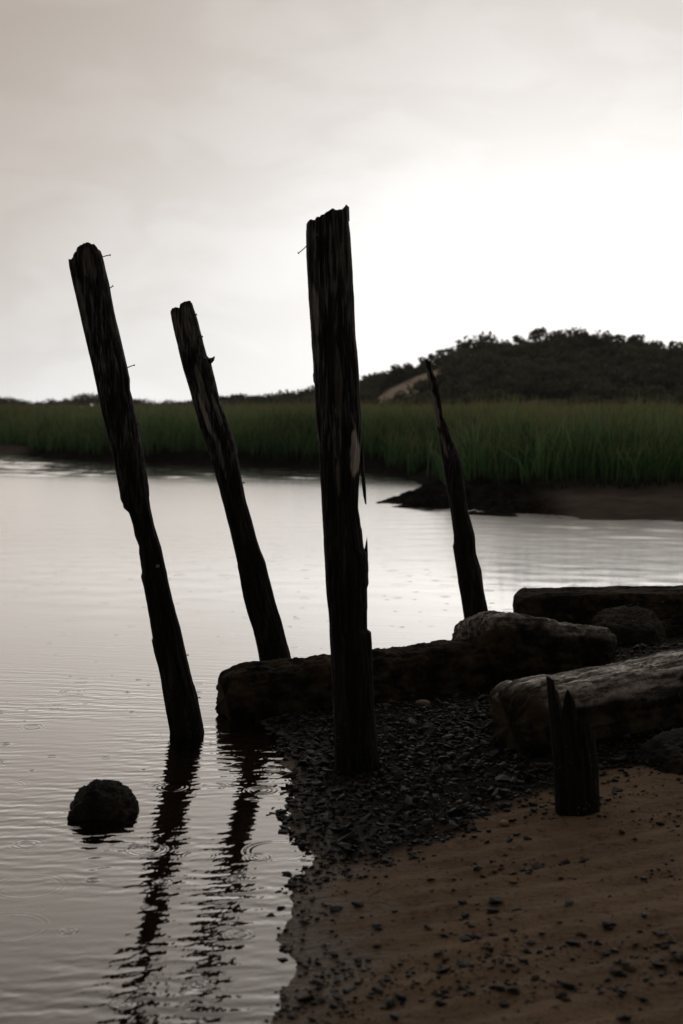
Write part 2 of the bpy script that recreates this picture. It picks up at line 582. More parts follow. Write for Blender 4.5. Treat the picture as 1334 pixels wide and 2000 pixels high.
# the creek: flat where it lies in the lee, wavelets as real relief farther out, ruffled along the far bank
def water_z(X, Y):
    r_ = np.random.default_rng(21)
    z = np.zeros_like(X)
    wob = 2.2 * fbm(X * 0.5, Y * 0.5, 0 * X, 3)
    for i in range(18):
        lam = 0.30 * (2.7 ** (i / 17))
        a = r_.normal() * 0.85
        z += lam * 0.36 * np.sin(2 * np.pi * (X * math.sin(a) + Y * math.cos(a)) / lam + r_.random() * 6.28 + wob * r_.uniform(-1, 1) * 2)
    z *= 0.040 / (2 * np.pi)
    zr = np.zeros_like(X)
    for i in range(22):
        lam = 0.50 * (3.4 ** (i / 21))
        a = r_.uniform(-1.25, 1.25)
        zr += lam * 0.32 * np.sin(2 * np.pi * (X * math.sin(a) + Y * math.cos(a)) / lam + r_.random() * 6.28 + wob * r_.uniform(-1, 1) * 2)
    zr *= 0.042 / (2 * np.pi)
    edge = Y + 0.36 * X - 4.0 * fbm(X * 0.16, Y * 0.3, 0 * X + 4, 3)
    ruff = smooth(edge, 28.0, 31.0)
    lee = smooth(X, 1.2, 3.6) * smooth(Y, 14.5, 18.0)
    pat = 0.6 + 0.9 * vnoise(X * 0.22, Y * 0.5, 0 * X + 12)
    amp = smooth(Y, 8.5, 14.0) * 0.22 * pat + 0.5 * lee
    fade = smooth(Y, 80, 55) * smooth(np.abs(X), 60, 30)
    return (z * amp + zr * (ruff + 0.35 * lee) * (0.5 + pat * 0.5)) * fade


wx = np.concatenate([np.linspace(-900, -60, 10)[:-1], np.linspace(-60, -16, 90)[:-1], np.arange(-16, 9, 0.08), np.linspace(9, 40, 120), np.linspace(40, 900, 10)[1:]])
wy = [-60.0, -20.0, 0.0, 3.0, 6.0, 8.0]
while wy[-1] < 60: wy.append(wy[-1] + max(0.065, wy[-1] * 0.0042))
wy = np.array(wy + [80, 120, 400])
GX, GY = np.meshgrid(wx, wy)
link('water', mesh_from('water', np.stack([GX, GY, water_z(GX, GY)], -1).reshape(-1, 3), grid_faces(len(wx), len(wy)), True), M['water'], kind='structure')

SHORE = [(-0.6, -8), (-0.30, 0), (-0.22, 2.6), (-0.175, 3.47), (-0.15, 3.75), (-0.215, 3.93), (-0.17, 4.15), (-0.16, 4.4), (-0.105, 4.68), (-0.15, 4.92),
         (-0.19, 5.27), (-0.21, 5.6), (-0.24, 5.95), (-0.26, 6.3), (-0.30, 6.62), (-0.40, 6.72), (-0.46, 6.9), (-0.30, 7.02), (0.0, 7.18),
         (0.55, 7.45), (0.75, 7.75), (0.88, 8.3), (1.1, 9.0), (1.18, 9.4), (2.2, 9.55), (4.5, 9.3), (9, 9.8), (40, 12), (40, -8)]


def gravel_mask(X, Y):
    G = [(-0.36, 6.75), (-0.2, 5.9), (-0.2, 5.2), (-0.12, 4.70), (0.055, 4.58), (0.275, 4.66), (0.47, 4.93), (0.77, 5.18), (1.0, 5.35), (1.5, 5.5),
         (2.4, 5.9), (3.2, 6.6), (3.4, 9.2), (1.2, 9.3), (0.9, 8.0), (0.6, 7.35), (0.0, 7.05)]
    return poly_sdf(X, Y, G)


def beach_z(X, Y):
    X = np.asarray(X, float); Y = np.asarray(Y, float)
    d = poly_sdf(X, Y, SHORE)
    d = d + 0.10 * fbm(X * 4, Y * 4, 0.0 * X, 3) + 0.045 * fbm(X * 17, Y * 17, 0.0 * X + 5, 3)
    z = np.where(d > 0, 0.105 * d - 0.012 * np.clip(d, 0, 4) ** 2, 0.16 * d)
    z = np.where(d > 3.5, 0.105 * 3.5 - 0.012 * 3.5 ** 2 + 0.02 * (d - 3.5), z)
    z = z + 0.018 * fbm(X * 2.3, Y * 2.3, 0 * X + 3.3, 4) * smooth(d, -0.1, 0.6)
    # low wind and wave ridges in the sand
    z = z + 0.006 * np.sin((Y * 1.0 - X * 0.30) * 40 + 5 * fbm(X * 1.5, Y * 1.5, 0 * X + 8, 3)) * smooth(d, 0.1, 0.5) * (0.4 + vnoise(X * 1.3, Y * 1.3, 0 * X + 2))
    z = z + 0.010 * fbm(X * 14, Y * 14, 0 * X + 6, 3) * smooth(d, -0.05, 0.12)
    return np.maximum(z, -0.70)


gx = np.concatenate([np.linspace(-6, -0.8, 40)[:-1], np.arange(-0.8, 2.4, 0.0125), np.linspace(2.4, 6, 60)[1:], np.linspace(6, 40, 40)[1:]])
gy = np.concatenate([np.linspace(-8, 2.4, 40)[:-1], np.arange(2.4, 6.6, 0.016), np.arange(6.6, 10, 0.05), np.linspace(10, 13, 12)])
GX, GY = np.meshgrid(gx, gy)
GZ = beach_z(GX, GY)
gm = smooth(gravel_mask(GX, GY), -0.06, 0.10)
me = mesh_from('beach', np.stack([GX, GY, GZ], -1).reshape(-1, 3), grid_faces(len(gx), len(gy)), True, {'gravel': gm, 'wet': smooth(GZ + 0.03 * fbm(GX * 6, GY * 6, 0 * GX, 3), 0.060, 0.000)})
link('beach', me, M['sand'], kind='structure')

# far bank of the creek
BANK = [(-200, 90), (-60, 66), (-20, 55), (-11.9, 49.6), (-10.7, 47.3), (-8.5, 42.5), (-6.8, 40.5), (-3.7, 38.6), (-0.6, 36.2), (0.7, 34.0), (1.5, 31), (1.75, 28.2),
        (1.25, 26.2), (0.75, 24.2), (0.55, 22.8), (0.8, 21.9), (1.37, 20.9), (2.04, 20.1), (3.0, 19.5), (4.55, 18.9), (8, 18), (30, 16), (200, 10), (900, 10), (900, 400), (-900, 400), (-900, 90)]
GRASS = [(-200, 94), (-60, 69), (-20, 58), (-13.0, 53), (-10.9, 49), (-8.2, 43.2), (-6.6, 41.2), (-3.6, 39.2), (-0.5, 37.0), (0.9, 34.8), (1.7, 31.5), (2.0, 28.0), (2.05, 25.2),
         (2.5, 23.9), (3.2, 23.2), (4.2, 22.6), (5.4, 22.0), (8, 20.8), (30, 18.5), (200, 12), (900, 12), (900, 400), (-900, 400), (-900, 94)]


def bank_z(X, Y):
    d = poly_sdf(X, Y, BANK)
    dg = poly_sdf(X, Y, GRASS)
    wob = fbm(X * 1.1, Y * 1.1, 0 * X, 4)
    d2 = d + 0.9 * wob * smooth(np.abs(d), 0, 0.4)
    z = np.where(d2 > 0, 0.20 * smooth(d2, 0, 1.6), 0.25 * d2)
    z = z + 0.14 * smooth(dg, -0.7, 0.5)
    lump = fbm(X * 2.6, Y * 2.6, 0 * X + 4, 5, 0.6)
    sandy = bank_sand(X, Y)
    z = z + 0.55 * lump * smooth(d2, -0.1, 0.4) * (1 - 0.85 * sandy) * (1 - 0.5 * smooth(dg, 0, 3))
    return np.maximum(z, -0.72)


def bank_sand(X, Y):
    s = smooth(X + 0.8 * fbm(X * 0.8, Y * 0.8, 0 * X + 1, 3), 2.7, 3.5) * smooth(Y, 27.0, 21.8) * smooth(X, 40, 20)
    s2 = smooth(X, -9.9, -11.2) * smooth(Y, 60, 52)
    return np.maximum(s, s2)


gx = np.concatenate([np.linspace(-900, -40, 18)[:-1], np.linspace(-40, -13, 40)[:-1], np.linspace(-13, 0.2, 60)[:-1], np.linspace(0.2, 7.5, 150)[:-1], np.linspace(7.5, 40, 60)[:-1], np.linspace(40, 900, 18)])
gy = np.concatenate([np.linspace(14, 18.2, 14)[:-1], np.linspace(18.2, 30, 200)[:-1], np.linspace(30, 56, 110)[:-1], np.linspace(56, 400, 40)])
GX, GY = np.meshgrid(gx, gy)
GZ = bank_z(GX, GY)
link('marsh_ground', mesh_from('marsh_ground', np.stack([GX, GY, GZ], -1).reshape(-1, 3), grid_faces(len(gx), len(gy)), True, {'sand': bank_sand(GX, GY)}), M['bank'], kind='structure')

# the dune hill: its skyline read off the photograph (trees included), laid out at 155 m
HD = 155.0
sky_px = [(-900, 795), (380, 790), (430, 775), (470, 772), (500, 780), (540, 776), (570, 771), (612, 757), (700, 737), (760, 717), (800, 703), (850, 688), (900, 670),
          (950, 661), (1010, 664), (1040, 658), (1080, 652), (1140, 649), (1200, 660), (1260, 664), (1334, 668), (1500, 672), (1800, 690), (2300, 740), (3000, 790)]
cx = np.array([(p[0] - 667) / FPX * HD for p in sky_px])
cz = np.array([CAM_H + (800 - p[1]) / FPX * HD for p in sky_px])


def hill_z(X, Y):
    top = np.interp(X * HD / np.maximum(Y, 100), cx, cz)
    top = np.maximum(top - np.minimum(2.05, 0.50 * top), 0.3)
    rise = smooth(Y + 5 * fbm(X * 0.06, Y * 0.06, 0 * X, 3), 122, HD) * smooth(Y, 235, HD + 4)
    z = 0.3 + (top - 0.3) * rise
    return z + 1.5 * fbm(X * 0.09, Y * 0.09, 0 * X + 2, 4) * rise


def hill_bare(X, Y):
    """where the sand blowout lies open"""
    px = X / Y * FPX + 667
    py = 800 - (hill_z(X, Y) - CAM_H) / Y * FPX
    # runs from the foot at (735,792) up to (868,722)
    u = (px - 735) / (868 - 735)
    line = 793 - 68 * np.clip(u, -0.3, 1.2)
    wid = 13 + 9 * vnoise(u * 5 + 3, 0 * u, 0 * u) - 7 * np.clip(u, 0, 1)
    b = smooth(np.abs(py - line), wid + 4, wid - 3) * smooth(u, -0.16, -0.02) * smooth(u, 1.10, 0.98)
    u2 = (px - 700) / 45
    b2 = smooth(np.abs(py - (757 - 10 * u2)), 7, 3) * smooth(u2, -0.1, 0.1) * smooth(u2, 1.1, 0.9)
    b3 = smooth(np.abs(px - 1065), 50, 34) * smooth(np.abs(py - 789), 7, 4)
    return np.maximum(np.maximum(b, b2 * 0.9), b3 * 0.7) * (Y < HD)


gx = np.linspace(-150, 190, 380); gy = np.linspace(104, 240, 170)
GX, GY = np.meshgrid(gx, gy)
GZ = hill_z(GX, GY)
link('dune_hill', mesh_from('dune_hill', np.stack([GX, GY, GZ], -1).reshape(-1, 3), grid_faces(len(gx), len(gy)), True, {'bare': hill_bare(GX, GY)}), M['dune'], kind='structure')

# ------------------------------------------------------------------ foliage
def leaf_cloud(n, centres, radii, size, seed):
    """n leaf clusters (bent quads) over the shells of several clumps"""
    r = np.random.default_rng(seed)
    k = r.integers(0, len(centres), n)
    d = r.normal(size=(n, 3)); d /= np.linalg.norm(d, axis=1)[:, None]
    rad = radii[k] * (r.random(n) ** 0.35)[:, None]
    c = centres[k] + d * rad
    a = r.normal(size=(n, 3)); a /= np.linalg.norm(a, axis=1)[:, None]
    b = np.cross(a, d + 0.6 * r.normal(size=(n, 3))); b /= np.linalg.norm(b, axis=1)[:, None] + 1e-9
    s = size * (0.5 + r.random(n))[:, None]
    v = np.stack([c - a * s, c - b * s * 0.55, c + a * s, c + b * s * 0.55], 1).reshape(-1, 3)
    f = np.arange(n * 4).reshape(n, 4)
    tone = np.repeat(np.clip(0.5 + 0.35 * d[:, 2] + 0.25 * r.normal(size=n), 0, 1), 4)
    return v, f, tone


def crown_data(seed, open_=False):
    r = np.random.default_rng(seed)
    nb = 9 if not open_ else 7
    cs, rs = [], []
    for i in range(nb):
        a = r.random() * 6.283; q = r.random() ** 0.5
        cs.append((math.cos(a) * q * 1.35, math.sin(a) * q * 1.2, 1.5 + r.random() * 1.1 - 0.45 * q + (0.4 if open_ else 0)))
        s = (0.55 + r.random() * 0.45) * (0.72 if open_ else 1)
        rs.append((s, s, s * 0.75))
    return leaf_cloud(520 if not open_ else 300, np.array(cs), np.array(rs), 0.17, seed), np.array(cs)


def trunk_mesh(name, seed, tips):
    bm = bmesh.new()
    r = random.Random(seed)
    def limb(a, b, ra, rb, seg=5, kink=0.12):
        a, b = Vector(a), Vector(b)
        prev = None
        for i in range(seg + 1):
            f = i / seg
            p = a.lerp(b, f) + Vector((r.uniform(-1, 1), r.uniform(-1, 1), 0)) * kink * math.sin(f * math.pi)
            rad = ra + (rb - ra) * f
            ring = [bm.verts.new(p + Vector((math.cos(j * math.pi / 3), math.sin(j * math.pi / 3), 0)) * rad) for j in range(6)]
            if prev:
                for j in range(6):
                    bm.faces.new((prev[j], prev[(j + 1) % 6], ring[(j + 1) % 6], ring[j]))
            prev = ring
    limb((0, 0, -1.2), (0.05, 0, 1.0), 0.13, 0.09)
    for tp_ in tips[:6]:
        limb((0.03, 0, 0.7 + r.random() * 0.3), tp_, 0.06, 0.018)
    me = bpy.data.meshes.new(name); bm.to_mesh(me); bm.free()
    return me


variants = []
for i in range(5):
    (v, f, tone), tips = crown_data(40 + i, i == 4)
    variants.append((v, f, tone, mesh_from('crown', v, f, False, {'tone': tone}), trunk_mesh('trunk', i, [tuple(c) for c in tips])))
for _, _, _, c_, t_ in variants:
    c_.materials.append(M['leaf']); t_.materials.append(M['bark'])


def tree(name, x, y, z, s, var, label, group, rz=0.0):
    e = bpy.data.objects.new(name, None); COL.objects.link(e)
    e.location = (x, y, z); e.scale = (s, s, s * 0.95); e.rotation_euler = (0, 0, rz)
    e.empty_display_size = 0.3
    tag(e, label, 'tree', group)
    link('trunk', variants[var][4], None, e)
    link('crown', variants[var][3], None, e)
    return e


def hz1(x, y):
    return float(hill_z(np.array([x]), np.array([y]))[0])


# trees on the skyline, each one placed under the point of the crest it makes
crest = [(440, 0.9, 0), (462, 1.0, 1), (486, 0.8, 2), (512, 0.7, 1), (534, 0.9, 2), (555, 0.9, 3), (574, 0.8, 1), (592, 1.0, 0), (608, 1.0, 2), (725, 0.9, 1), (752, 0.9, 2), (782, 1.0, 4), (812, 1.1, 0), (842, 1.1, 4), (868, 1.1, 4), (905, 1.15, 1),
         (940, 1.2, 2), (975, 1.15, 3), (1008, 1.1, 0), (1046, 1.35, 4), (1075, 1.1, 1), (1108, 1.25, 2), (1142, 1.3, 0), (1170, 1.1, 3), (1196, 1.3, 4), (1232, 1.15, 1), (1262, 1.15, 2),
         (1294, 1.3, 4), (1322, 1.2, 3)]
for i, (px, s, var) in enumerate(crest):
    y = HD + rng.uniform(-2.0, 1.0)
    x = (px - 667) / FPX * y
    if px < 500:
        lab, grp = 'small dark tree on the low treeline just right of the second leaning piling', 'trees on the low end of the hill'
    elif px < 600:
        lab, grp = 'dark tree on the low skyline just left of the tallest piling', 'trees left of the tallest piling'
    elif var == 4 and px == 1046:
        lab, grp = 'thin open-crowned tree standing proud on the hill crest, sky showing through', None
    elif var == 4 and px < 900:
        lab, grp = 'loose pale-edged tree on the hill shoulder above the sand blowout', 'loose trees on the hill shoulder'
    elif px < 900:
        lab, grp = 'rounded dark tree on the rising left shoulder of the wooded hill', 'trees on the hill shoulder'
    elif var == 4:
        lab, grp = 'loose ragged tree on the right end of the hill crest', 'loose trees on the hill crest'
    else:
        lab, grp = 'dense dark green tree on the crest of the wooded hill', 'trees on the hill crest'
    s *= rng.uniform(0.8, 1.2)
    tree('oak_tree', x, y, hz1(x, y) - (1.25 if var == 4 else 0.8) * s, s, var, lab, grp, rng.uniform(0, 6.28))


def mass(name, pts, mat, label, cat):
    """a wood that reads as one mass: every bush real leaves, one mesh"""
    V, F, T = [], [], []
    off = 0
    for (x, y, z, s, var, rz) in pts:
        v, f, tone = variants[var][:3]
        c, sn = math.cos(rz), math.sin(rz)
        q = np.stack([(v[:, 0] * c - v[:, 1] * sn) * s + x, (v[:, 0] * sn + v[:, 1] * c) * s + y, v[:, 2] * s * 0.9 + z], 1)
        V.append(q); F.append(f + off); T.append(np.clip(tone * 0.7 + rng.uniform(-0.35, 0.5), 0, 1)); off += len(v)
    me = mesh_from(name, np.concatenate(V), np.concatenate(F), False, {'tone': np.concatenate(T)})
    return link(name, me, mat, label=label, cat=cat, kind='stuff')


pts = []
for _ in range(5200):
    y = 120 + (HD - 116) * rng.random() ** 0.75
    px = rng.uniform(360, 1640)
    x = (px - 667) / FPX * y
    z = hz1(x, y)
    if z < 0.55 and y < 135:
        continue
    if hill_bare(np.array([x, x + 0.3, x]), np.array([y, y, y - 1.2])).max() > 0.15:
        continue
    s = rng.uniform(0.6, 1.2)
    pts.append((x, y, z - 1.15 * s, s, int(rng.integers(0, 4)), rng.uniform(0, 6.28)))
    if len(pts) >= 900: break
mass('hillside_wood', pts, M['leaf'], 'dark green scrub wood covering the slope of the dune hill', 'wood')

pts = []
for px in np.arange(-1500, 460, 13):
    y = 250 + rng.uniform(-12, 12)
    top = 776 + 9 * math.sin(px * 0.021) * math.sin(px * 0.0067 + 1) + rng.uniform(-3, 3) + (8 if 195 < px < 420 else 0)
    zt = CAM_H + (800 - top) / FPX * y
    s = rng.uniform(1.0, 1.5)
    pts.append(((px - 667) / FPX * y, y, zt - 2.7 * s * 0.9, s, int(rng.integers(0, 4)), rng.uniform(0, 6.28)))
for px in np.arange(-1500, 470, 9):
    y = 246 + rng.uniform(-10, 10)
    s = rng.uniform(0.9, 1.3)
    pts.append(((px - 667) / FPX * y, y, 0.25 - 0.9 * s, s, int(rng.integers(0, 4)), rng.uniform(0, 6.28)))
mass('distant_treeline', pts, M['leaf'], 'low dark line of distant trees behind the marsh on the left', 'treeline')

# ------------------------------------------------------------------ marsh grass
def grass_field():
    def scatter(n, x0, x1, y0, y1, dmin, dmax):
        X = rng.uniform(x0, x1, n); Y = rng.uniform(y0, y1, n)
        d = poly_sdf(X, Y, GRASS) + 0.5 * fbm(X * 0.9, Y * 0.9, 0 * X + 5, 3) + 1.6 * fbm(X * 0.33, Y * 0.33, 0 * X + 3, 2)
        k = (d > dmin) & (d < dmax) & (np.abs(X) < Y * 0.42 + 4) & (fbm(X * 0.5, Y * 0.5, 0 * X + 7, 3) > -0.22)
        return X[k], Y[k], d[k]
    sets = [scatter(270000, -24, 16, 19, 62, 0.0, 1.6) + (0.012,),
            scatter(150000, -26, 22, 19, 70, 1.6, 7) + (0.014,),
            scatter(90000, -36, 40, 22, 100, 6, 60) + (0.022,),
            scatter(30000, -60, 60, 60, 140, 6, 200) + (0.05,)]
    X = np.concatenate([s[0] for s in sets]); Y = np.concatenate([s[1] for s in sets]); D = np.concatenate([s[2] for s in sets])
    W = np.concatenate([np.full(len(s[0]), s[3]) for s in sets])
    n = len(X)
    print('grass blades', n)
    Z = bank_z(X, Y) - 0.03
    hgt = 1.21 + 0.22 * rng.normal(size=n) * 0.6 + 0.55 * fbm(X * 0.35, Y * 0.35, 0 * X + 1, 3) + 0.45 * fbm(X * 1.3, Y * 1.3, 0 * X + 6, 2)
    hgt *= 0.62 + 0.38 * smooth(D, 0.0, 1.3)
    hgt = np.clip(hgt, 0.35, 1.62) * (1 + 0.06 * smooth(Y, 35, 90))
    a = rng.random(n) * 6.283
    lean = (0.06 + 0.45 * rng.random(n) ** 2 + 0.55 * (rng.random(n) < 0.22) * rng.random(n)) * hgt
    # blades on the edge droop outward over the bank
    lx = np.cos(a) * lean + 0.05 * hgt
    ly = np.sin(a) * lean - 0.28 * hgt * smooth(D, 0.6, 0.0) * rng.random(n)
    wa = rng.random(n) * 6.283
    wx, wy = np.cos(wa) * W, np.sin(wa) * W
    prof = [(0.0, 0.8), (0.45, 1.0), (0.8, 0.7), (1.0, 0.12)]
    vs = []; al = []
    for tt, ww in prof:
        b = tt ** 1.9
        droop = hgt * tt - 0.25 * np.hypot(lx, ly) * tt ** 3
        for sg in (-1, 1):
            vs.append(np.stack([X + lx * b + sg * wx * ww, Y + ly * b + sg * wy * ww, Z + droop], 1))
            al.append(np.full(n, tt))
    V = np.stack(vs, 1).reshape(-1, 3)
    A = np.stack(al, 1).ravel()
    base = np.arange(n)[:, None] * 8
    F = np.concatenate([base + np.array([[i, i + 1, i + 3, i + 2]]) for i in (0, 2, 4)])
    clump = fbm(X * 0.8, Y * 0.8, 0 * X + 11, 3)
    T = np.repeat(np.clip(0.42 + 1.2 * fbm(X * 0.16 + 3, Y * 0.16, 0 * X + 2, 2) + 1.5 * clump + 0.36 * rng.normal(size=n), 0, 1), 8)
    return mesh_from('marsh_grass', V, F, False, {'tone': T, 'along': A})


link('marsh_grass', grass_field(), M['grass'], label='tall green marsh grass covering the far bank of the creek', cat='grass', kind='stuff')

# ------------------------------------------------------------------ pilings
def interp_edge(edge, ys):
    e = sorted(edge, key=lambda q: q[1])
    return np.interp(ys, [q[1] for q in e], [q[0] for q in e])


def post_mesh(name, D, left, right, top, y_base, bury=0.45, nu=144, nv=460, seed=0, depth=1.0, groove=1.0, pale=None, back_drop=0.06, lean_y=0.0):
    """left/right: traced edges (px, py); top: traced upper outline (px, py)"""
    zb = P(667, y_base, D).z
    zs_px = np.linspace(min(q[1] for q in top) - 6, y_base, 900)
    zw = np.array([P(667, q, D).z for q in zs_px])
    sc = np.array([P(668, q, D).x - P(667, q, D).x for q in zs_px])
    el = (interp_edge(left, zs_px) - 667) * sc
    er = (interp_edge(right, zs_px) - 667) * sc
    cxw, rw = (el + er) / 2, (er - el) / 2
    order = np.argsort(zw)
    zw, cxw, rw = zw[order], cxw[order], rw[order]
    slope = (cxw[60] - cxw[0]) / (zw[60] - zw[0])
    rs = np.convolve(np.pad(rw, 40, mode='edge'), np.ones(81) / 81, 'valid')
    def cx_at(z): return np.where(z < zw[0], cxw[0] + (z - zw[0]) * slope, np.interp(z, zw, cxw))
    th = np.linspace(0, 2 * np.pi, nu, endpoint=False)
    tx = np.array([(q[0] - 667) for q in top]); tz = np.array([P(667, q[1], D).z for q in top]); sct = sc[0]
    # height of the broken top for each column of wood
    zmid = tz.mean()
    xcol = float(cx_at(np.array(zmid))) + np.cos(th) * float(np.interp(zmid, zw, rw))
    ztop = np.interp(xcol / sct, tx, tz)
    backness = np.clip(np.sin(th), 0, 1)
    jag = vnoise(np.cos(th) * 7, np.sin(th) * 7, seed + 0 * th)
    ztop = ztop - backness * (back_drop * jag + 0.25 * back_drop) - 0.012 * (vnoise(np.cos(th) * 16, np.sin(th) * 16, seed + 3 + 0 * th) - 0.3) * (0.3 + backness)
    zlow = zb - bury
    tt = np.linspace(0, 1, nv)[:, None]
    Z = zlow + tt * (ztop[None, :] - zlow)
    TH = np.broadcast_to(th[None, :], Z.shape)
    rr = np.interp(Z, zw, rw); rd = np.interp(Z, zw, rs)
    cxx = cx_at(Z)
    k1 = vnoise(np.cos(TH) * 2.6, np.sin(TH) * 2.6, Z * 1.1 + seed * 5)
    k2 = vnoise(np.cos(TH) * 6.0 + 3, np.sin(TH) * 6.0, Z * 1.9 + seed * 7)
    k3 = vnoise(np.cos(TH) * 14 + 9, np.sin(TH) * 14, Z * 3.5 + seed)
    crack = np.exp(-((k1 - 0.5) / 0.035) ** 2) * 0.011 + np.exp(-((k2 - 0.5) / 0.05) ** 2) * 0.007 + np.exp(-((k3 - 0.5) / 0.09) ** 2) * 0.0035
    step = 0.005 * smooth(vnoise(np.cos(TH) * 4 + 1, np.sin(TH) * 4, Z * 2.3 + seed * 3), 0.46, 0.54)
    rough = 0.005 * fbm(np.cos(TH) * 5, np.sin(TH) * 5, Z * 16 + seed, 3)
    side = np.abs(np.cos(TH)) ** 6            # keep the traced outline at the two sides
    disp = -(crack + step) * (1 - 0.75 * side) * groove + rough * groove
    A = np.maximum(rr + disp, 0.004)
    B = np.maximum(rd * depth + disp, 0.004)
    X = cxx + np.cos(TH) * A
    Yw = D + lean_y * (Z - zb) + np.sin(TH) * B
    verts = [np.stack([X, Yw, Z], -1).reshape(-1, 3)]
    # broken end grain
    last = verts[0][-nu:]
    ncap = 8
    ctr = np.array([last[:, 0].mean(), last[:, 1].mean(), last[:, 2].mean() - 0.03])
    for k in range(1, ncap + 1):
        f = k / ncap
        q = last * (1 - f) + ctr * f
        jj = vnoise(q[:, 0] * 70, q[:, 1] * 70, k * 0.3 + seed + 0 * q[:, 0])
        q[:, 2] += (0.04 * (jj - 0.55)) * math.sin(f * math.pi) - 0.012 * (k == 1)
        verts.append(q)
    V = np.concatenate(verts)
    F = grid_faces(nu, nv + ncap, True)
    pa = np.zeros(len(V))
    Zf, Xf, Yf = V[:, 2], V[:, 0], V[:, 1]
    thf = np.concatenate([TH.ravel(), np.tile(th, ncap)])
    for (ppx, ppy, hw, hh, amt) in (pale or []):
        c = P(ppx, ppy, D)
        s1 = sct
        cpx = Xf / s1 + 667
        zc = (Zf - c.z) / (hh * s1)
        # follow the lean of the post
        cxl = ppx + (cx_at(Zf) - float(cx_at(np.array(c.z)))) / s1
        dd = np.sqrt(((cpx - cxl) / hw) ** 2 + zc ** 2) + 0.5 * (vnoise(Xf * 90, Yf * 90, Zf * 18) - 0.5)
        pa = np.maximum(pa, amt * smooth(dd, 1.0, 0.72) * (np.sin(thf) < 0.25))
    me = mesh_from(name, V - np.array([float(cx_at(np.array(zb))), D, zb]), F, True, {'pale': pa})
    me.update()
    return me, Vector((float(cx_at(np.array(zb))), D, zb))


def nail_mesh(p0, p1, r=0.0021, seed=0):
    """a rusty nail: slightly bent shank and a flat head"""
    bm = bmesh.new()
    p0, p1 = Vector(p0), Vector(p1)
    ax = (p1 - p0).normalized()
    u = ax.orthogonal().normalized(); v = ax.cross(u)
    prof = [(0, r), (0.3, r), (0.6, r * 1.05), (0.93, r), (0.935, r * 2.3), (1.0, r * 2.2)]
    rr = random.Random(seed)
    bend = rr.uniform(-0.06, 0.06) * (p1 - p0).length
    prev = None
    for f, rad in prof:
        c = p0.lerp(p1, f) + u * bend * math.sin(f * math.pi)
        ring = [bm.verts.new(c + (u * math.cos(j * math.pi / 4) + v * math.sin(j * math.pi / 4)) * rad) for j in range(8)]
        if prev:
            for j in range(8):
                bm.faces.new((prev[j], prev[(j + 1) % 8], ring[(j + 1) % 8], ring[j]))
        prev = ring
    bm.faces.new(prev)
    me = bpy.data.meshes.new('nail'); bm.to_mesh(me); bm.free()
    return me


def splinter_mesh(name, pts_px, D, base, thick=0.018, yoff=0.0):
    """a torn sliver of wood: traced outline given thickness, thinning to its edges"""
    P3 = [P(a, b, D) - base for a, b in pts_px]
    c = sum(P3, Vector()) / len(P3)
    n = len(P3)
    V = [p + Vector((0, yoff, 0)) for p in P3] + [c.lerp(p, 0.55) + Vector((0, yoff - thick * 0.5, 0)) for p in P3] + [c.lerp(p, 0.55) + Vector((0, yoff + thick * 0.5, 0)) for p in P3]
    F = []
    for i in range(n):
        j = (i + 1) % n
        F.append((i, j, n + j, n + i)); F.append((j, i, 2 * n + i, 2 * n + j))
    F.append(tuple(range(n, 2 * n))); F.append(tuple(reversed(range(2 * n, 3 * n))))
    return mesh_from(name, V, F, False)


def make_post(D, left, right, top, y_base, label, nails=(), splinters=(), mat='wood', **kw):
    me, base = post_mesh('shaft', D, left, right, top, y_base, **kw)
    e = bpy.data.objects.new('wooden_piling', None); COL.objects.link(e)
    e.location = base; e.empty_display_size = 0.2
    tag(e, label, 'piling', 'broken pier pilings')
    link('shaft', me, M[mat], e)
    for i, (a, b, dy) in enumerate(nails):
        p0 = P(*a, D) - base; p1 = P(*b, D) - base
        p0.y += dy; p1.y += dy * 1.4
        link('nail', nail_mesh(p0, p1, 0.0022 * D / 6.5, i), M['nail'], e)
    for s in splinters:
        link('splinter', splinter_mesh('splinter', s, D, base), M[mat], e)
    return e


L1 = [(134, 507), (136, 522), (151, 590), (160, 630), (170, 672), (181, 717), (192, 770), (198, 807), (215, 871), (222, 905), (232, 957), (235, 975), (240, 985), (241, 992), (251, 1001), (260, 1029), (266, 1050),
      (271, 1067), (271, 1079), (277, 1117), (275, 1126), (281, 1149), (289, 1193), (295, 1227), (298, 1250), (300, 1271), (311, 1312), (323, 1379), (331, 1426), (332, 1438)]
R1 = [(192, 479), (200, 500), (211, 545), (222, 601), (237, 665), (249, 717), (254, 740), (254, 762), (262, 789), (273, 845), (279, 875), (283, 900), (288, 930), (288, 945), (292, 966), (291, 972), (294, 991),
      (301, 1026), (315, 1070), (323, 1108), (331, 1142), (344, 1196), (353, 1227), (364, 1278), (377, 1331), (381, 1341), (383, 1352), (386, 1360), (387, 1368), (389, 1376), (397, 1416), (400, 1438)]
T1 = [(134, 507), (140, 508), (145, 505), (149, 495), (160, 483), (172, 478), (182, 475), (187, 479), (192, 478), (196, 490)]
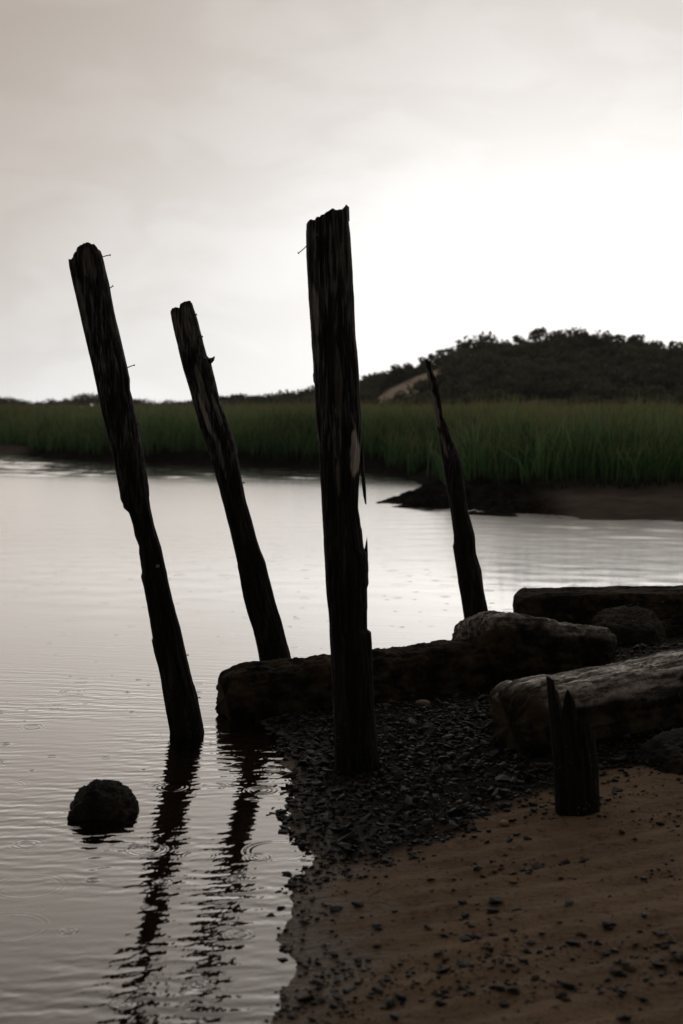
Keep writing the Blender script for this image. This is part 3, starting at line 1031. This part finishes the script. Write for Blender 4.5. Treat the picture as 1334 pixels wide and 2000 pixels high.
make_post(6.52, L1, R1, T1, 1438, 'tall leaning wooden piling standing in the water at the far left, nails in its side',
          nails=[((196, 503), (216, 498), 0.0), ((209, 566), (221, 558), 0.0), ((245, 720), (263, 713), 0.0), ((262, 830), (273, 827), -0.02), ((356, 1281), (368, 1279), 0), ((380, 1366), (391, 1362), 0)],
          splinters=[[(259, 1022), (262, 1026), (268, 1048), (274, 1066), (271, 1066), (263, 1046)], [(286, 925), (291, 950), (292, 970), (289, 962), (287, 945)], [(297, 1247), (296, 1250), (300, 1270), (304, 1262)]],
          seed=1, pale=[(176, 780, 9, 60, 0.22), (196, 850, 5, 24, 0.5), (163, 600, 10, 70, 0.12), (305, 1104, 4, 3, 0.7), (176, 520, 14, 36, 0.12)])

L2 = [(333, 609), (339, 642), (346, 672), (357, 717), (372, 766), (380, 800), (389, 834), (402, 867), (414, 905), (426, 947), (438, 994), (449, 1035), (457, 1070), (464, 1100), (464, 1106), (467, 1120), (474, 1161),
      (482, 1193), (495, 1234), (504, 1275), (508, 1300), (514, 1325)]
R2 = [(374, 588), (382, 612), (395, 657), (404, 695), (411, 702), (413, 712), (415, 722), (421, 745), (430, 781), (440, 807), (449, 833), (459, 863), (462, 878), (470, 920), (474, 944), (482, 982), (492, 1016), (500, 1048),
      (509, 1076), (519, 1098), (526, 1127), (540, 1180), (551, 1215), (562, 1259), (571, 1295), (580, 1325)]
T2 = [(333, 609), (337, 602), (345, 601), (352, 603), (354, 595), (362, 591), (370, 589), (374, 587), (377, 592)]
p2 = make_post(8.0, L2, R2, T2, 1325, 'leaning wooden piling with a broken branch stub, behind the long low log',
               nails=[((378, 617), (385, 615), -0.02), ((390, 660), (397, 658), -0.03), ((396, 692), (400, 690), -0.07), ((408, 739), (420, 737), -0.04), ((424, 783), (433, 780), -0.03), ((468, 945), (478, 942), -0.02)],
               seed=2, pale=[(403, 815, 6, 50, 0.55), (396, 760, 7, 50, 0.25), (372, 640, 12, 50, 0.15), (350, 650, 6, 46, 0.2), (424, 800, 5, 40, 0.2), (428, 880, 6, 50, 0.2)])
# the branch stub on the second piling
base2 = p2.location.copy()
bm = bmesh.new()
prev = None
for (a, b, rad) in [(398, 712, 0.034), (408, 708, 0.026), (414, 704, 0.019), (417, 702, 0.017), (419, 701, 0.012)]:
    c = P(a, b, 8.0) - base2 + Vector((0, -0.01, 0))
    ring = [bm.verts.new(c + Vector((0.25 * math.cos(j * math.pi / 6), math.sin(j * math.pi / 6), math.cos(j * math.pi / 6))) * rad * random.uniform(0.82, 1.15)) for j in range(12)]
    if prev:
        for j in range(12):
            bm.faces.new((prev[j], prev[(j + 1) % 12], ring[(j + 1) % 12], ring[j]))
    prev = ring
bm.faces.new(prev)
me = bpy.data.meshes.new('branch_stub'); bm.to_mesh(me); bm.free()
link('branch_stub', me, M['wood'], p2)

L3 = [(598, 438), (598, 478), (599, 525), (603, 583), (608, 655), (612, 716), (613, 745), (614, 750), (616, 809), (621, 858), (624, 916), (626, 950), (630, 1015), (633, 1080), (634, 1100), (637, 1156), (642, 1204), (643, 1215), (644, 1255),
      (646, 1300), (651, 1390), (653, 1480), (652, 1516)]
R3 = [(681, 403), (682, 423), (685, 455), (688, 510), (692, 583), (696, 664), (701, 722), (703, 765), (706, 815), (708, 850), (707, 880), (703, 910), (701, 945), (700, 994), (703, 1012), (705, 1030), (707, 1033), (709, 1056), (711, 1070), (713, 1074),
      (718, 1080), (719, 1100), (720, 1114), (719, 1120), (720, 1138), (717, 1150), (718, 1186), (717, 1192), (717, 1229), (725, 1234), (727, 1255), (729, 1300), (730, 1360), (735, 1420), (739, 1465), (744, 1516)]
T3 = [(598, 438), (601, 433), (604, 431), (610, 432), (612, 437), (615, 430), (625, 425), (632, 422), (640, 418), (651, 411), (655, 414), (660, 414), (672, 411), (675, 411), (677, 404), (680, 401), (682, 404)]
make_post(5.72, L3, R3, T3, 1516, 'tallest piling, dark and upright, planted in the gravel at the centre with a bleached scar',
          nails=[((601, 478), (582, 495), 0.0), ((604, 466), (622, 467), -0.10)],
          splinters=[[(705, 845), (710, 880), (712, 915), (715, 958), (716, 986), (713, 984), (709, 966), (706, 940), (704, 905)],
                     [(711, 1078), (714, 1062), (717, 1048), (718, 1062), (719, 1090), (715, 1092)],
                     [(676, 430), (676, 408), (679, 402), (682, 404), (683, 432)],
                     [(613, 725), (611, 732), (612, 745), (615, 752), (617, 735)]],
          seed=3, pale=[(694, 884, 10, 56, 0.85), (617, 610, 7, 60, 0.35), (620, 690, 5, 40, 0.25), (660, 480, 8, 60, 0.08), (661, 760, 9, 90, 0.10), (662, 930, 5, 40, 0.12)], depth=0.95)

L4 = [(830, 704), (834, 735), (842, 772), (849, 809), (857, 847), (861, 884), (867, 922), (873, 959), (880, 1000), (886, 1046), (886, 1060), (884, 1067), (888, 1090), (895, 1138), (902, 1180), (909, 1228), (911, 1245), (914, 1262)]
R4 = [(838, 704), (842, 712), (844, 722), (848, 733), (855, 747), (861, 785), (865, 814), (873, 830), (880, 850), (888, 868), (900, 901), (905, 926), (910, 967), (915, 1000), (921, 1019), (928, 1047), (930, 1081), (941, 1114), (945, 1152), (952, 1185), (962, 1235), (966, 1262)]
T4 = [(830, 704), (832, 701), (835, 700), (838, 704), (841, 711), (845, 720)]
make_post(9.1, L4, R4, T4, 1262, 'thin piling worn to a point, bleached near its tip, behind the short timber block',
          seed=4, splinters=[[(838, 706), (841, 710), (846, 730), (850, 748), (845, 740)]], pale=[(850, 800, 7, 46, 0.55), (838, 740, 4, 32, 0.4), (868, 870, 4, 30, 0.25)], back_drop=0.10, nu=110, groove=0.8)

LS = [(1066, 1322), (1069, 1368), (1076, 1445), (1082, 1522), (1084, 1592)]
RS = [(1158, 1400), (1160, 1426), (1165, 1460), (1169, 1503), (1171, 1576), (1172, 1592)]
TS = [(1060, 1345), (1066, 1330), (1070, 1319), (1077, 1322), (1082, 1353), (1088, 1400), (1091, 1385), (1095, 1362), (1100, 1347), (1104, 1338), (1111, 1350), (1119, 1366), (1122, 1396), (1132, 1400), (1148, 1408), (1158, 1424), (1164, 1446)]
me, base = post_mesh('stump', 4.93, LS, RS, TS, 1592, bury=0.25, nu=160, nv=220, seed=6, back_drop=0.16, depth=0.85)
o = link('piling_stump', me, M['wood_black'], label='short black rotted piling stump with two jagged spikes in the sand at right', cat='stump')
o.location = base

# ------------------------------------------------------------------ logs and rocks
def log_mesh(name, A, B, w, h, nexp=3.2, seed=0, amp=0.03, nl=220, nu=120, taper=(1, 1), endround=0.5, palef=None, top_tilt=0.0, sag=0.0):
    A, B = Vector(A), Vector(B)
    Lg = (B - A).length
    ax = (B - A).normalized()
    side = ax.cross(Vector((0, 0, 1))).normalized()
    upv = side.cross(ax)
    s = np.linspace(0, 1, nl)
    s = np.concatenate([[0.0], s])
    th = np.linspace(0, 2 * np.pi, nu, endpoint=False)
    ct, st = np.cos(th), np.sin(th)
    rad = (np.abs(ct) ** nexp + np.abs(st) ** nexp) ** (-1 / nexp)
    ux, uz = ct * rad, st * rad
    # rounded ends
    e = endround * min(w, h) / Lg
    def endscale(q):
        k = np.clip(q / e, 0, 1)
        return 0.55 + 0.45 * np.sqrt(np.clip(1 - (1 - k) ** 2, 0, 1))
    es = endscale(s) * endscale(1 - s)
    es[0] = 0.0
    es[-1] = 0.0
    tp = taper[0] + (taper[1] - taper[0]) * s
    S, U = np.meshgrid(s, ux, indexing='ij'); _, Wz = np.meshgrid(s, uz, indexing='ij')
    k = (es * tp)[:, None]
    lx = S * Lg
    ly = U * w / 2 * k
    lz = Wz * h / 2 * k + top_tilt * ly
    nx, ny, nz = lx * 1.0, ly, lz
    d = amp * (2.2 * fbm(nx * 4 + seed * 10, ny * 6, nz * 6, 5, 0.6)) + amp * 1.1 * (0.5 - 2 * np.abs(fbm(nx * 13 + seed, ny * 17, nz * 17, 4, 0.6))) - 0.6 * amp * smooth(vnoise(nx * 16 + seed, ny * 22, nz * 22), 0.62, 0.8)
    kn = vnoise(nx * 1.3 + seed * 3, ny * 24, nz * 24); kn2 = vnoise(nx * 2.4 + seed * 7, ny * 55, nz * 55)
    d = d - 0.014 * np.exp(-((kn - 0.5) / 0.07) ** 2) - 0.006 * np.exp(-((kn2 - 0.5) / 0.1) ** 2)
    nrm = np.stack([np.zeros_like(U), U, Wz], -1); nrm /= np.linalg.norm(nrm, axis=-1)[..., None] + 1e-9
    endn = np.zeros_like(nrm); endn[..., 0] = np.where(S < 0.5, -1, 1)
    we = smooth(np.minimum(S, 1 - S), e * 0.9, 0)[..., None]
    nn = nrm * (1 - we) + endn * we
    p = np.stack([lx, ly, lz - sag * np.sin(S * np.pi)], -1) + nn * d[..., None]
    V = p.reshape(-1, 3)
    F = grid_faces(nu, len(s), True)
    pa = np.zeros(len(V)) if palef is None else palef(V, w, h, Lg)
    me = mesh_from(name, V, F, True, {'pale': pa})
    mw = Matrix((( ax.x, side.x, upv.x, A.x), (ax.y, side.y, upv.y, A.y), (ax.z, side.z, upv.z, A.z), (0, 0, 0, 1)))
    return me, mw


def put_log(name, label, *a, mat='timber', cat='log', **kw):
    me, mw = log_mesh(name, *a, **kw)
    o = link(name, me, M[mat], label=label, cat=cat)
    o.matrix_world = mw
    return o


put_log('fallen_log', 'long low crusted log at the water edge behind the tallest piling', (-0.575, 6.85, 0.100), (0.80, 7.52, 0.135), 0.30, 0.285, nexp=3.4, seed=1, amp=0.026, taper=(1, 1.0))
put_log('timber_beam', 'flat-topped dark beam farthest back at the right edge of the water', (1.14, 9.30, 0.08), (5.2, 9.2, 0.14), 0.40, 0.46, nexp=12, seed=2, amp=0.011, nl=320, endround=0.25)


def bleach_and_sheen(V, w_, h_, Lg):  # bleached top wood, with sky sheen also put into its pale colour
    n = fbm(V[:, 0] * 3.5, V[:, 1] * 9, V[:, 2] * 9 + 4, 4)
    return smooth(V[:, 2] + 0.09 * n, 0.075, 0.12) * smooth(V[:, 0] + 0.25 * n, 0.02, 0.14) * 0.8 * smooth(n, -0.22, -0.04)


put_log('bleached_log', 'thick log with bleached top lying on the gravel at the right edge', (0.69, 5.80, 0.195), (3.0, 7.05, 0.34), 0.44, 0.335, nexp=7, seed=3, amp=0.019, nl=300, endround=0.35, palef=bleach_and_sheen, top_tilt=0.10, taper=(0.95, 1.08))


def painted_sheen_top(V, w_, h_, Lg):  # sheen of the low sky on the block's top, painted as a pale mask
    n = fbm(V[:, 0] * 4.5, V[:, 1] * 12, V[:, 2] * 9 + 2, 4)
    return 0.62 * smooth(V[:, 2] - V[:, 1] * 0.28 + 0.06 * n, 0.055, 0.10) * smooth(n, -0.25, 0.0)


put_log('timber_block', 'short broken timber block with sheen-painted sloping top beside the far end of the long log', (0.67, 7.52, 0.225), (1.46, 7.86, 0.125), 0.50, 0.40, nexp=8, seed=5, amp=0.022,
        taper=(1.02, 0.66), top_tilt=0.22, endround=0.35, palef=painted_sheen_top)


def rock_mesh(name, dims, planes, seed, amp=0.05, sub=6, freq=5, palef=None):
    bm = bmesh.new()
    bmesh.ops.create_icosphere(bm, subdivisions=sub, radius=1.0)
    V = np.array([v.co[:] for v in bm.verts])
    F = np.array([[v.index for v in f.verts] for f in bm.faces])
    bm.free()
    r = np.ones(len(V)) * 1.1
    for (n, d) in planes:
        n = np.array(n, float); n /= np.linalg.norm(n)
        c = V @ n
        lim = np.where(c > 1e-3, d / np.maximum(c, 1e-3), 9)
        kk = 45.0
        r = -np.log(np.exp(-kk * r) + np.exp(-kk * np.minimum(lim, 3))) / kk
    p = V * r[:, None]
    ds = amp * 2 * fbm(p[:, 0] * freq * 0.35 + seed, p[:, 1] * freq * 0.35, p[:, 2] * freq * 0.35, 5, 0.6)
    ds = ds + amp * 0.9 * (0.35 - 2 * np.abs(fbm(p[:, 0] * freq * 0.6 + seed, p[:, 1] * freq * 0.6, p[:, 2] * freq * 0.6, 5, 0.6)))
    ds = ds + amp * 0.5 * (0.4 - 2 * np.abs(fbm(p[:, 0] * freq * 2 + seed, p[:, 1] * freq * 2, p[:, 2] * freq * 2, 3)))
    p = p + V * ds[:, None]
    p = p * np.array(dims)
    pa = palef(p, V) if palef else np.zeros(len(p))
    return mesh_from(name, p, F, True, {'pale': pa})


def put_rock(label, loc, dims, planes, seed, amp=0.05, rz=0.0, mat='rock', **kw):
    o = link('rock', rock_mesh('rock', dims, planes, seed, amp, **kw), M[mat], label=label, cat='rock')
    o.location = loc
    o.rotation_euler = (0, 0, rz)
    return o


put_rock('rounded lump of rock tangled with dead grass in front of the farthest beam', (1.79, 8.80, 0.07), (0.25, 0.20, 0.19), [((0, -0.3, 1), 0.75), ((-1, 0, 0.3), 0.85), ((1, -0.3, 0.4), 0.8)], 23, 0.14)
put_rock('low dark boulder beside the bleached log at the right edge', (1.35, 5.42, 0.10), (0.21, 0.17, 0.15), [((-0.2, -0.35, 1), 0.72), ((-1, -0.4, 0.45), 0.7), ((0.4, -1, 0.3), 0.75), ((1, 0, 0.3), 0.85)], 31, 0.14, freq=5)
put_rock('small rough rock standing alone in the water at lower left', (-0.890, 5.22, 0.006), (0.124, 0.115, 0.098), [((0.45, -0.25, 1), 0.86), ((-0.8, -0.2, 0.65), 0.83), ((1, -0.3, 0.1), 0.86), ((-1, 0, -0.1), 0.9), ((0.85, -0.2, 0.65), 0.86), ((0, -1, 0.3), 0.8)], 47, 0.21, freq=7)

# dead grass hanging on the lump and a few wisps along the logs
def straw(n, centre, spread, ln, seed):
    r = np.random.default_rng(seed)
    V, F, T = [], [], []
    for i in range(n):
        c = np.array(centre) + r.normal(size=3) * np.array(spread)
        d = r.normal(size=3) * np.array([1, 0.6, 0.35]); d /= np.linalg.norm(d)
        s = np.cross(d, r.normal(size=3)); s /= np.linalg.norm(s)
        l = ln * r.uniform(0.5, 1.2)
        for k in range(4):
            f = k / 3
            q = c + d * l * f + np.array([0, 0, -0.35 * l * f * f])
            V += [q - s * 0.0018 * (1.1 - f), q + s * 0.0018 * (1.1 - f)]
            T += [r.random()] * 2
        b = i * 8
        F += [(b + j, b + j + 1, b + j + 3, b + j + 2) for j in (0, 2, 4)]
    return mesh_from('dead_grass', np.array(V), np.array(F), False, {'tone': T})


link('dead_grass', straw(260, (1.80, 8.68, 0.20), (0.12, 0.08, 0.045), 0.12, 5), M['straw'], label='tangle of dead grass caught on the rounded lump of rock', cat='dead grass', kind='stuff')

# ------------------------------------------------------------------ pebbles
def pebble_variants(n, mat, flat=0.5):
    out = []
    for i in range(n):
        r = random.Random(100 + i)
        bm = bmesh.new()
        for _ in range(12):
            v = Vector((r.gauss(0, 1), r.gauss(0, 1), r.gauss(0, 1))).normalized()
            v = Vector((v.x * 1.0, v.y * r.uniform(0.45, 0.8), v.z * flat)) * r.uniform(0.85, 1.05) * 0.5
            bm.verts.new(v)
        res = bmesh.ops.convex_hull(bm, input=bm.verts)
        bmesh.ops.delete(bm, geom=list({e for e in res['geom_interior'] if isinstance(e, bmesh.types.BMVert)}), context='VERTS')
        bmesh.ops.triangulate(bm, faces=bm.faces)
        me = bpy.data.meshes.new('pebble'); bm.to_mesh(me); bm.free()
        at = me.attributes.new('tone', 'FLOAT', 'POINT')
        me.materials.append(mat)
        out.append(me)
    return out


PEB = pebble_variants(18, M['pebble'], 0.36)
stones = []      # x, y, size, flat?


def in_log(x, y):
    return (abs(x + 0.3) > 99)


# gravel bed
N = 40000
X = rng.uniform(-0.45, 3.2, N); Y = rng.uniform(4.55, 9.2, N)
gm = gravel_mask(X, Y)
edge_n = 0.16 * fbm(X * 5, Y * 5, 0 * X + 2, 3)
keep = (gm + edge_n > 0.0) & (rng.random(N) < np.where(Y > 7, 0.35, 1.0))
gX, gY = X[keep], Y[keep]
gS = np.clip(0.0215 * np.exp(0.50 * rng.normal(size=len(gX))), 0.012, 0.085)
# outliers straying off the bed into the shallows and on to the sand
N = 3000
X = rng.uniform(-0.45, 1.3, N); Y = rng.uniform(4.3, 6.9, N)
gm = gravel_mask(X, Y)
keep = (gm < 0.02) & (rng.random(N) < np.exp(gm / 0.08))
oX, oY = X[keep], Y[keep]
oS = np.clip(0.024 * np.exp(0.45 * rng.normal(size=len(oX))), 0.010, 0.06)
# scattered stones on the sand
N = 26000
X = rng.uniform(-0.35, 2.2, N); Y = rng.uniform(3.0, 5.6, N)
dsh = poly_sdf(X, Y, SHORE)
dens = 0.03 + 0.60 * smooth(fbm(X * 2.6 + 0.8 * Y, Y * 5.5, 0 * X + 9, 4), 0.03, 0.2) + 0.40 * smooth(dsh, 0.30, 0.0)
keep = (dsh > -0.07) & (gravel_mask(X, Y) < 0.0) & (rng.random(N) < dens * 0.95)
sX, sY = X[keep], Y[keep]
sS = np.clip(0.0105 * np.exp(0.68 * rng.normal(size=len(sX))), 0.005, 0.055)
# the largest stones on the sand, where the photograph shows them
seen = [(842, 1721, 0.030), (1205, 1546, 0.045), (1042, 1586, 0.040), (965, 1765, 0.060), (1005, 1820, 0.034), (1138, 1828, 0.030), (1165, 1845, 0.034), (1112, 1842, 0.024), (905, 1765, 0.034), (1095, 1718, 0.030),
        (1032, 1706, 0.024), (1122, 1718, 0.022), (930, 1700, 0.040), (965, 1702, 0.030), (1215, 1626, 0.034), (1240, 1640, 0.024), (1170, 1595, 0.026), (1182, 1594, 0.020), (740, 1815, 0.028), (922, 1888, 0.024), (760, 1965, 0.050),
        (548, 1777, 0.034), (513, 1818, 0.030), (552, 1878, 0.034), (548, 1540, 0.026), (528, 1628, 0.020), (1010, 1630, 0.030), (885, 1740, 0.026), (700, 1770, 0.045), (735, 1850, 0.022), (1290, 1890, 0.045), (1330, 1880, 0.05), (1215, 1940, 0.034), (1255, 1955, 0.03), (650, 1965, 0.03), (610, 1995, 0.03), (985, 1965, 0.03), (870, 1940, 0.03)]


def on_beach(px, py):
    Yg = 4.5
    for _ in range(12):
        z = float(beach_z(np.array([P(px, py, Yg).x]), np.array([Yg]))[0])
        z = max(z, -0.02)
        k = (P(px, py, 1.0).z - CAM_H)
        Yg = (z - CAM_H) / k
    return P(px, py, Yg)


pX, pY, pS = [], [], []
for px, py, s in seen:
    q = on_beach(px, py)
    pX.append(q.x); pY.append(q.y); pS.append(s * 1.15)
AX = np.concatenate([gX, oX, sX, pX]); AY = np.concatenate([gY, oY, sY, pY]); AS = np.concatenate([gS, oS, sS, pS])
KIND = np.concatenate([np.zeros(len(gX)), np.ones(len(oX)), np.full(len(sX), 2), np.full(len(pX), 2)])
AZ = beach_z(AX, AY)
print('stones', len(AX))
# which show largest
app = AS / AY
vis = (np.abs(AX / AY * FPX) < 690) & (AY > 3.45)
hidden = ((AY > 6.7) | ((AX > 0.72) & (AY > 5.45)))
order = np.argsort(-(app * vis * np.where(hidden, 0.0, 1.0)))
big = set(order[:300].tolist())
V, F, T = [], [], []
off = 0
cache = []
for me in PEB:
    v = np.array([q.co[:] for q in me.vertices]); f = np.array([list(p_.vertices) for p_ in me.polygons])
    cache.append((v, f))
for i in range(len(AX)):
    var = int(rng.integers(0, len(PEB)))
    s = AS[i]
    rz = rng.uniform(0, 6.28); tilt = rng.normal() * (0.45 if KIND[i] == 0 else 0.15); tl2 = rng.normal() * (0.25 if KIND[i] == 0 else 0.1)
    lift = s * (0.13 if KIND[i] != 0 else rng.uniform(0.05, 0.45))
    if i in big:
        lab = ('dark wet pebble in the gravel bed around the tallest piling', 'pebble straying from the gravel into the shallows or on to the sand', 'dark stone lying on the brown sand in the foreground')[int(KIND[i])]
        grp = ('pebbles of the gravel bed', 'pebbles at the edge of the gravel', 'stones scattered on the sand')[int(KIND[i])]
        o = link('pebble', PEB[var], None, label=lab, cat='pebble', group=grp)
        o.location = (AX[i], AY[i], AZ[i] + lift)
        o.rotation_euler = (tilt, tl2, rz)
        o.scale = (s, s, s)
    else:
        v, f = cache[var]
        mt = np.array(Matrix.Rotation(rz, 3, 'Z') @ Matrix.Rotation(tl2, 3, 'Y') @ Matrix.Rotation(tilt, 3, 'X'))
        V.append((v * s) @ mt.T + np.array([AX[i], AY[i], AZ[i] + lift])); F.append(f + off); off += len(v)
        T.append(np.full(len(v), rng.random()))
link('gravel', mesh_from('gravel', np.concatenate(V), np.concatenate(F), False, {'tone': np.concatenate(T)}), M['pebble'],
     label='bed of small dark wet gravel and grit around the pilings', cat='gravel', kind='stuff')

# a few stones of other colours
for (px, py, s, lab) in [(985, 1612, 0.045, 'smooth tan cobble at the lower edge of the dark gravel bed'), (826, 1378, 0.075, 'dull brown stone against the foot of the long log, right of the tallest piling'),
                         (737, 1846, 0.026, 'small pale shell fragment on the sand in the foreground')]:
    q = on_beach(px, py)
    bm = bmesh.new(); bmesh.ops.create_icosphere(bm, subdivisions=3, radius=0.5)
    for v in bm.verts:
        n = float(fbm(np.array([v.co.x * 2 + px]), np.array([v.co.y * 2]), np.array([v.co.z * 2]), 3)[0])
        v.co *= 1 + 0.35 * n
        v.co.z *= 0.55; v.co.y *= 0.75
    for f_ in bm.faces: f_.smooth = True
    me = bpy.data.meshes.new('cobble'); bm.to_mesh(me); bm.free()
    o = link('cobble' if 'shell' not in lab else 'shell_fragment', me, M['tan'], label=lab, cat='stone' if 'shell' not in lab else 'shell')
    o.location = (q.x, q.y, q.z + s * 0.14); o.scale = (s, s, s); o.rotation_euler = (0, 0, px)

# rain-laden air over the creek
bm = bmesh.new(); bmesh.ops.create_cube(bm, size=1.0)
me = bpy.data.meshes.new('haze'); bm.to_mesh(me); bm.free()
m, t = new_mat('rain_haze')
pv = t.n('ShaderNodeVolumePrincipled')
pv.inputs['Color'].default_value = (0.95, 0.97, 1.0, 1)
pv.inputs['Density'].default_value = 0.00032
o_ = t.n('ShaderNodeOutputMaterial')
t.lk(pv.outputs[0], o_.inputs['Volume'])
hz = link('haze', me, m, label='thin rain haze in the air over the creek and hill', cat='haze', kind='stuff')
hz.scale = (2100, 480, 30); hz.location = (0, 170, 13)
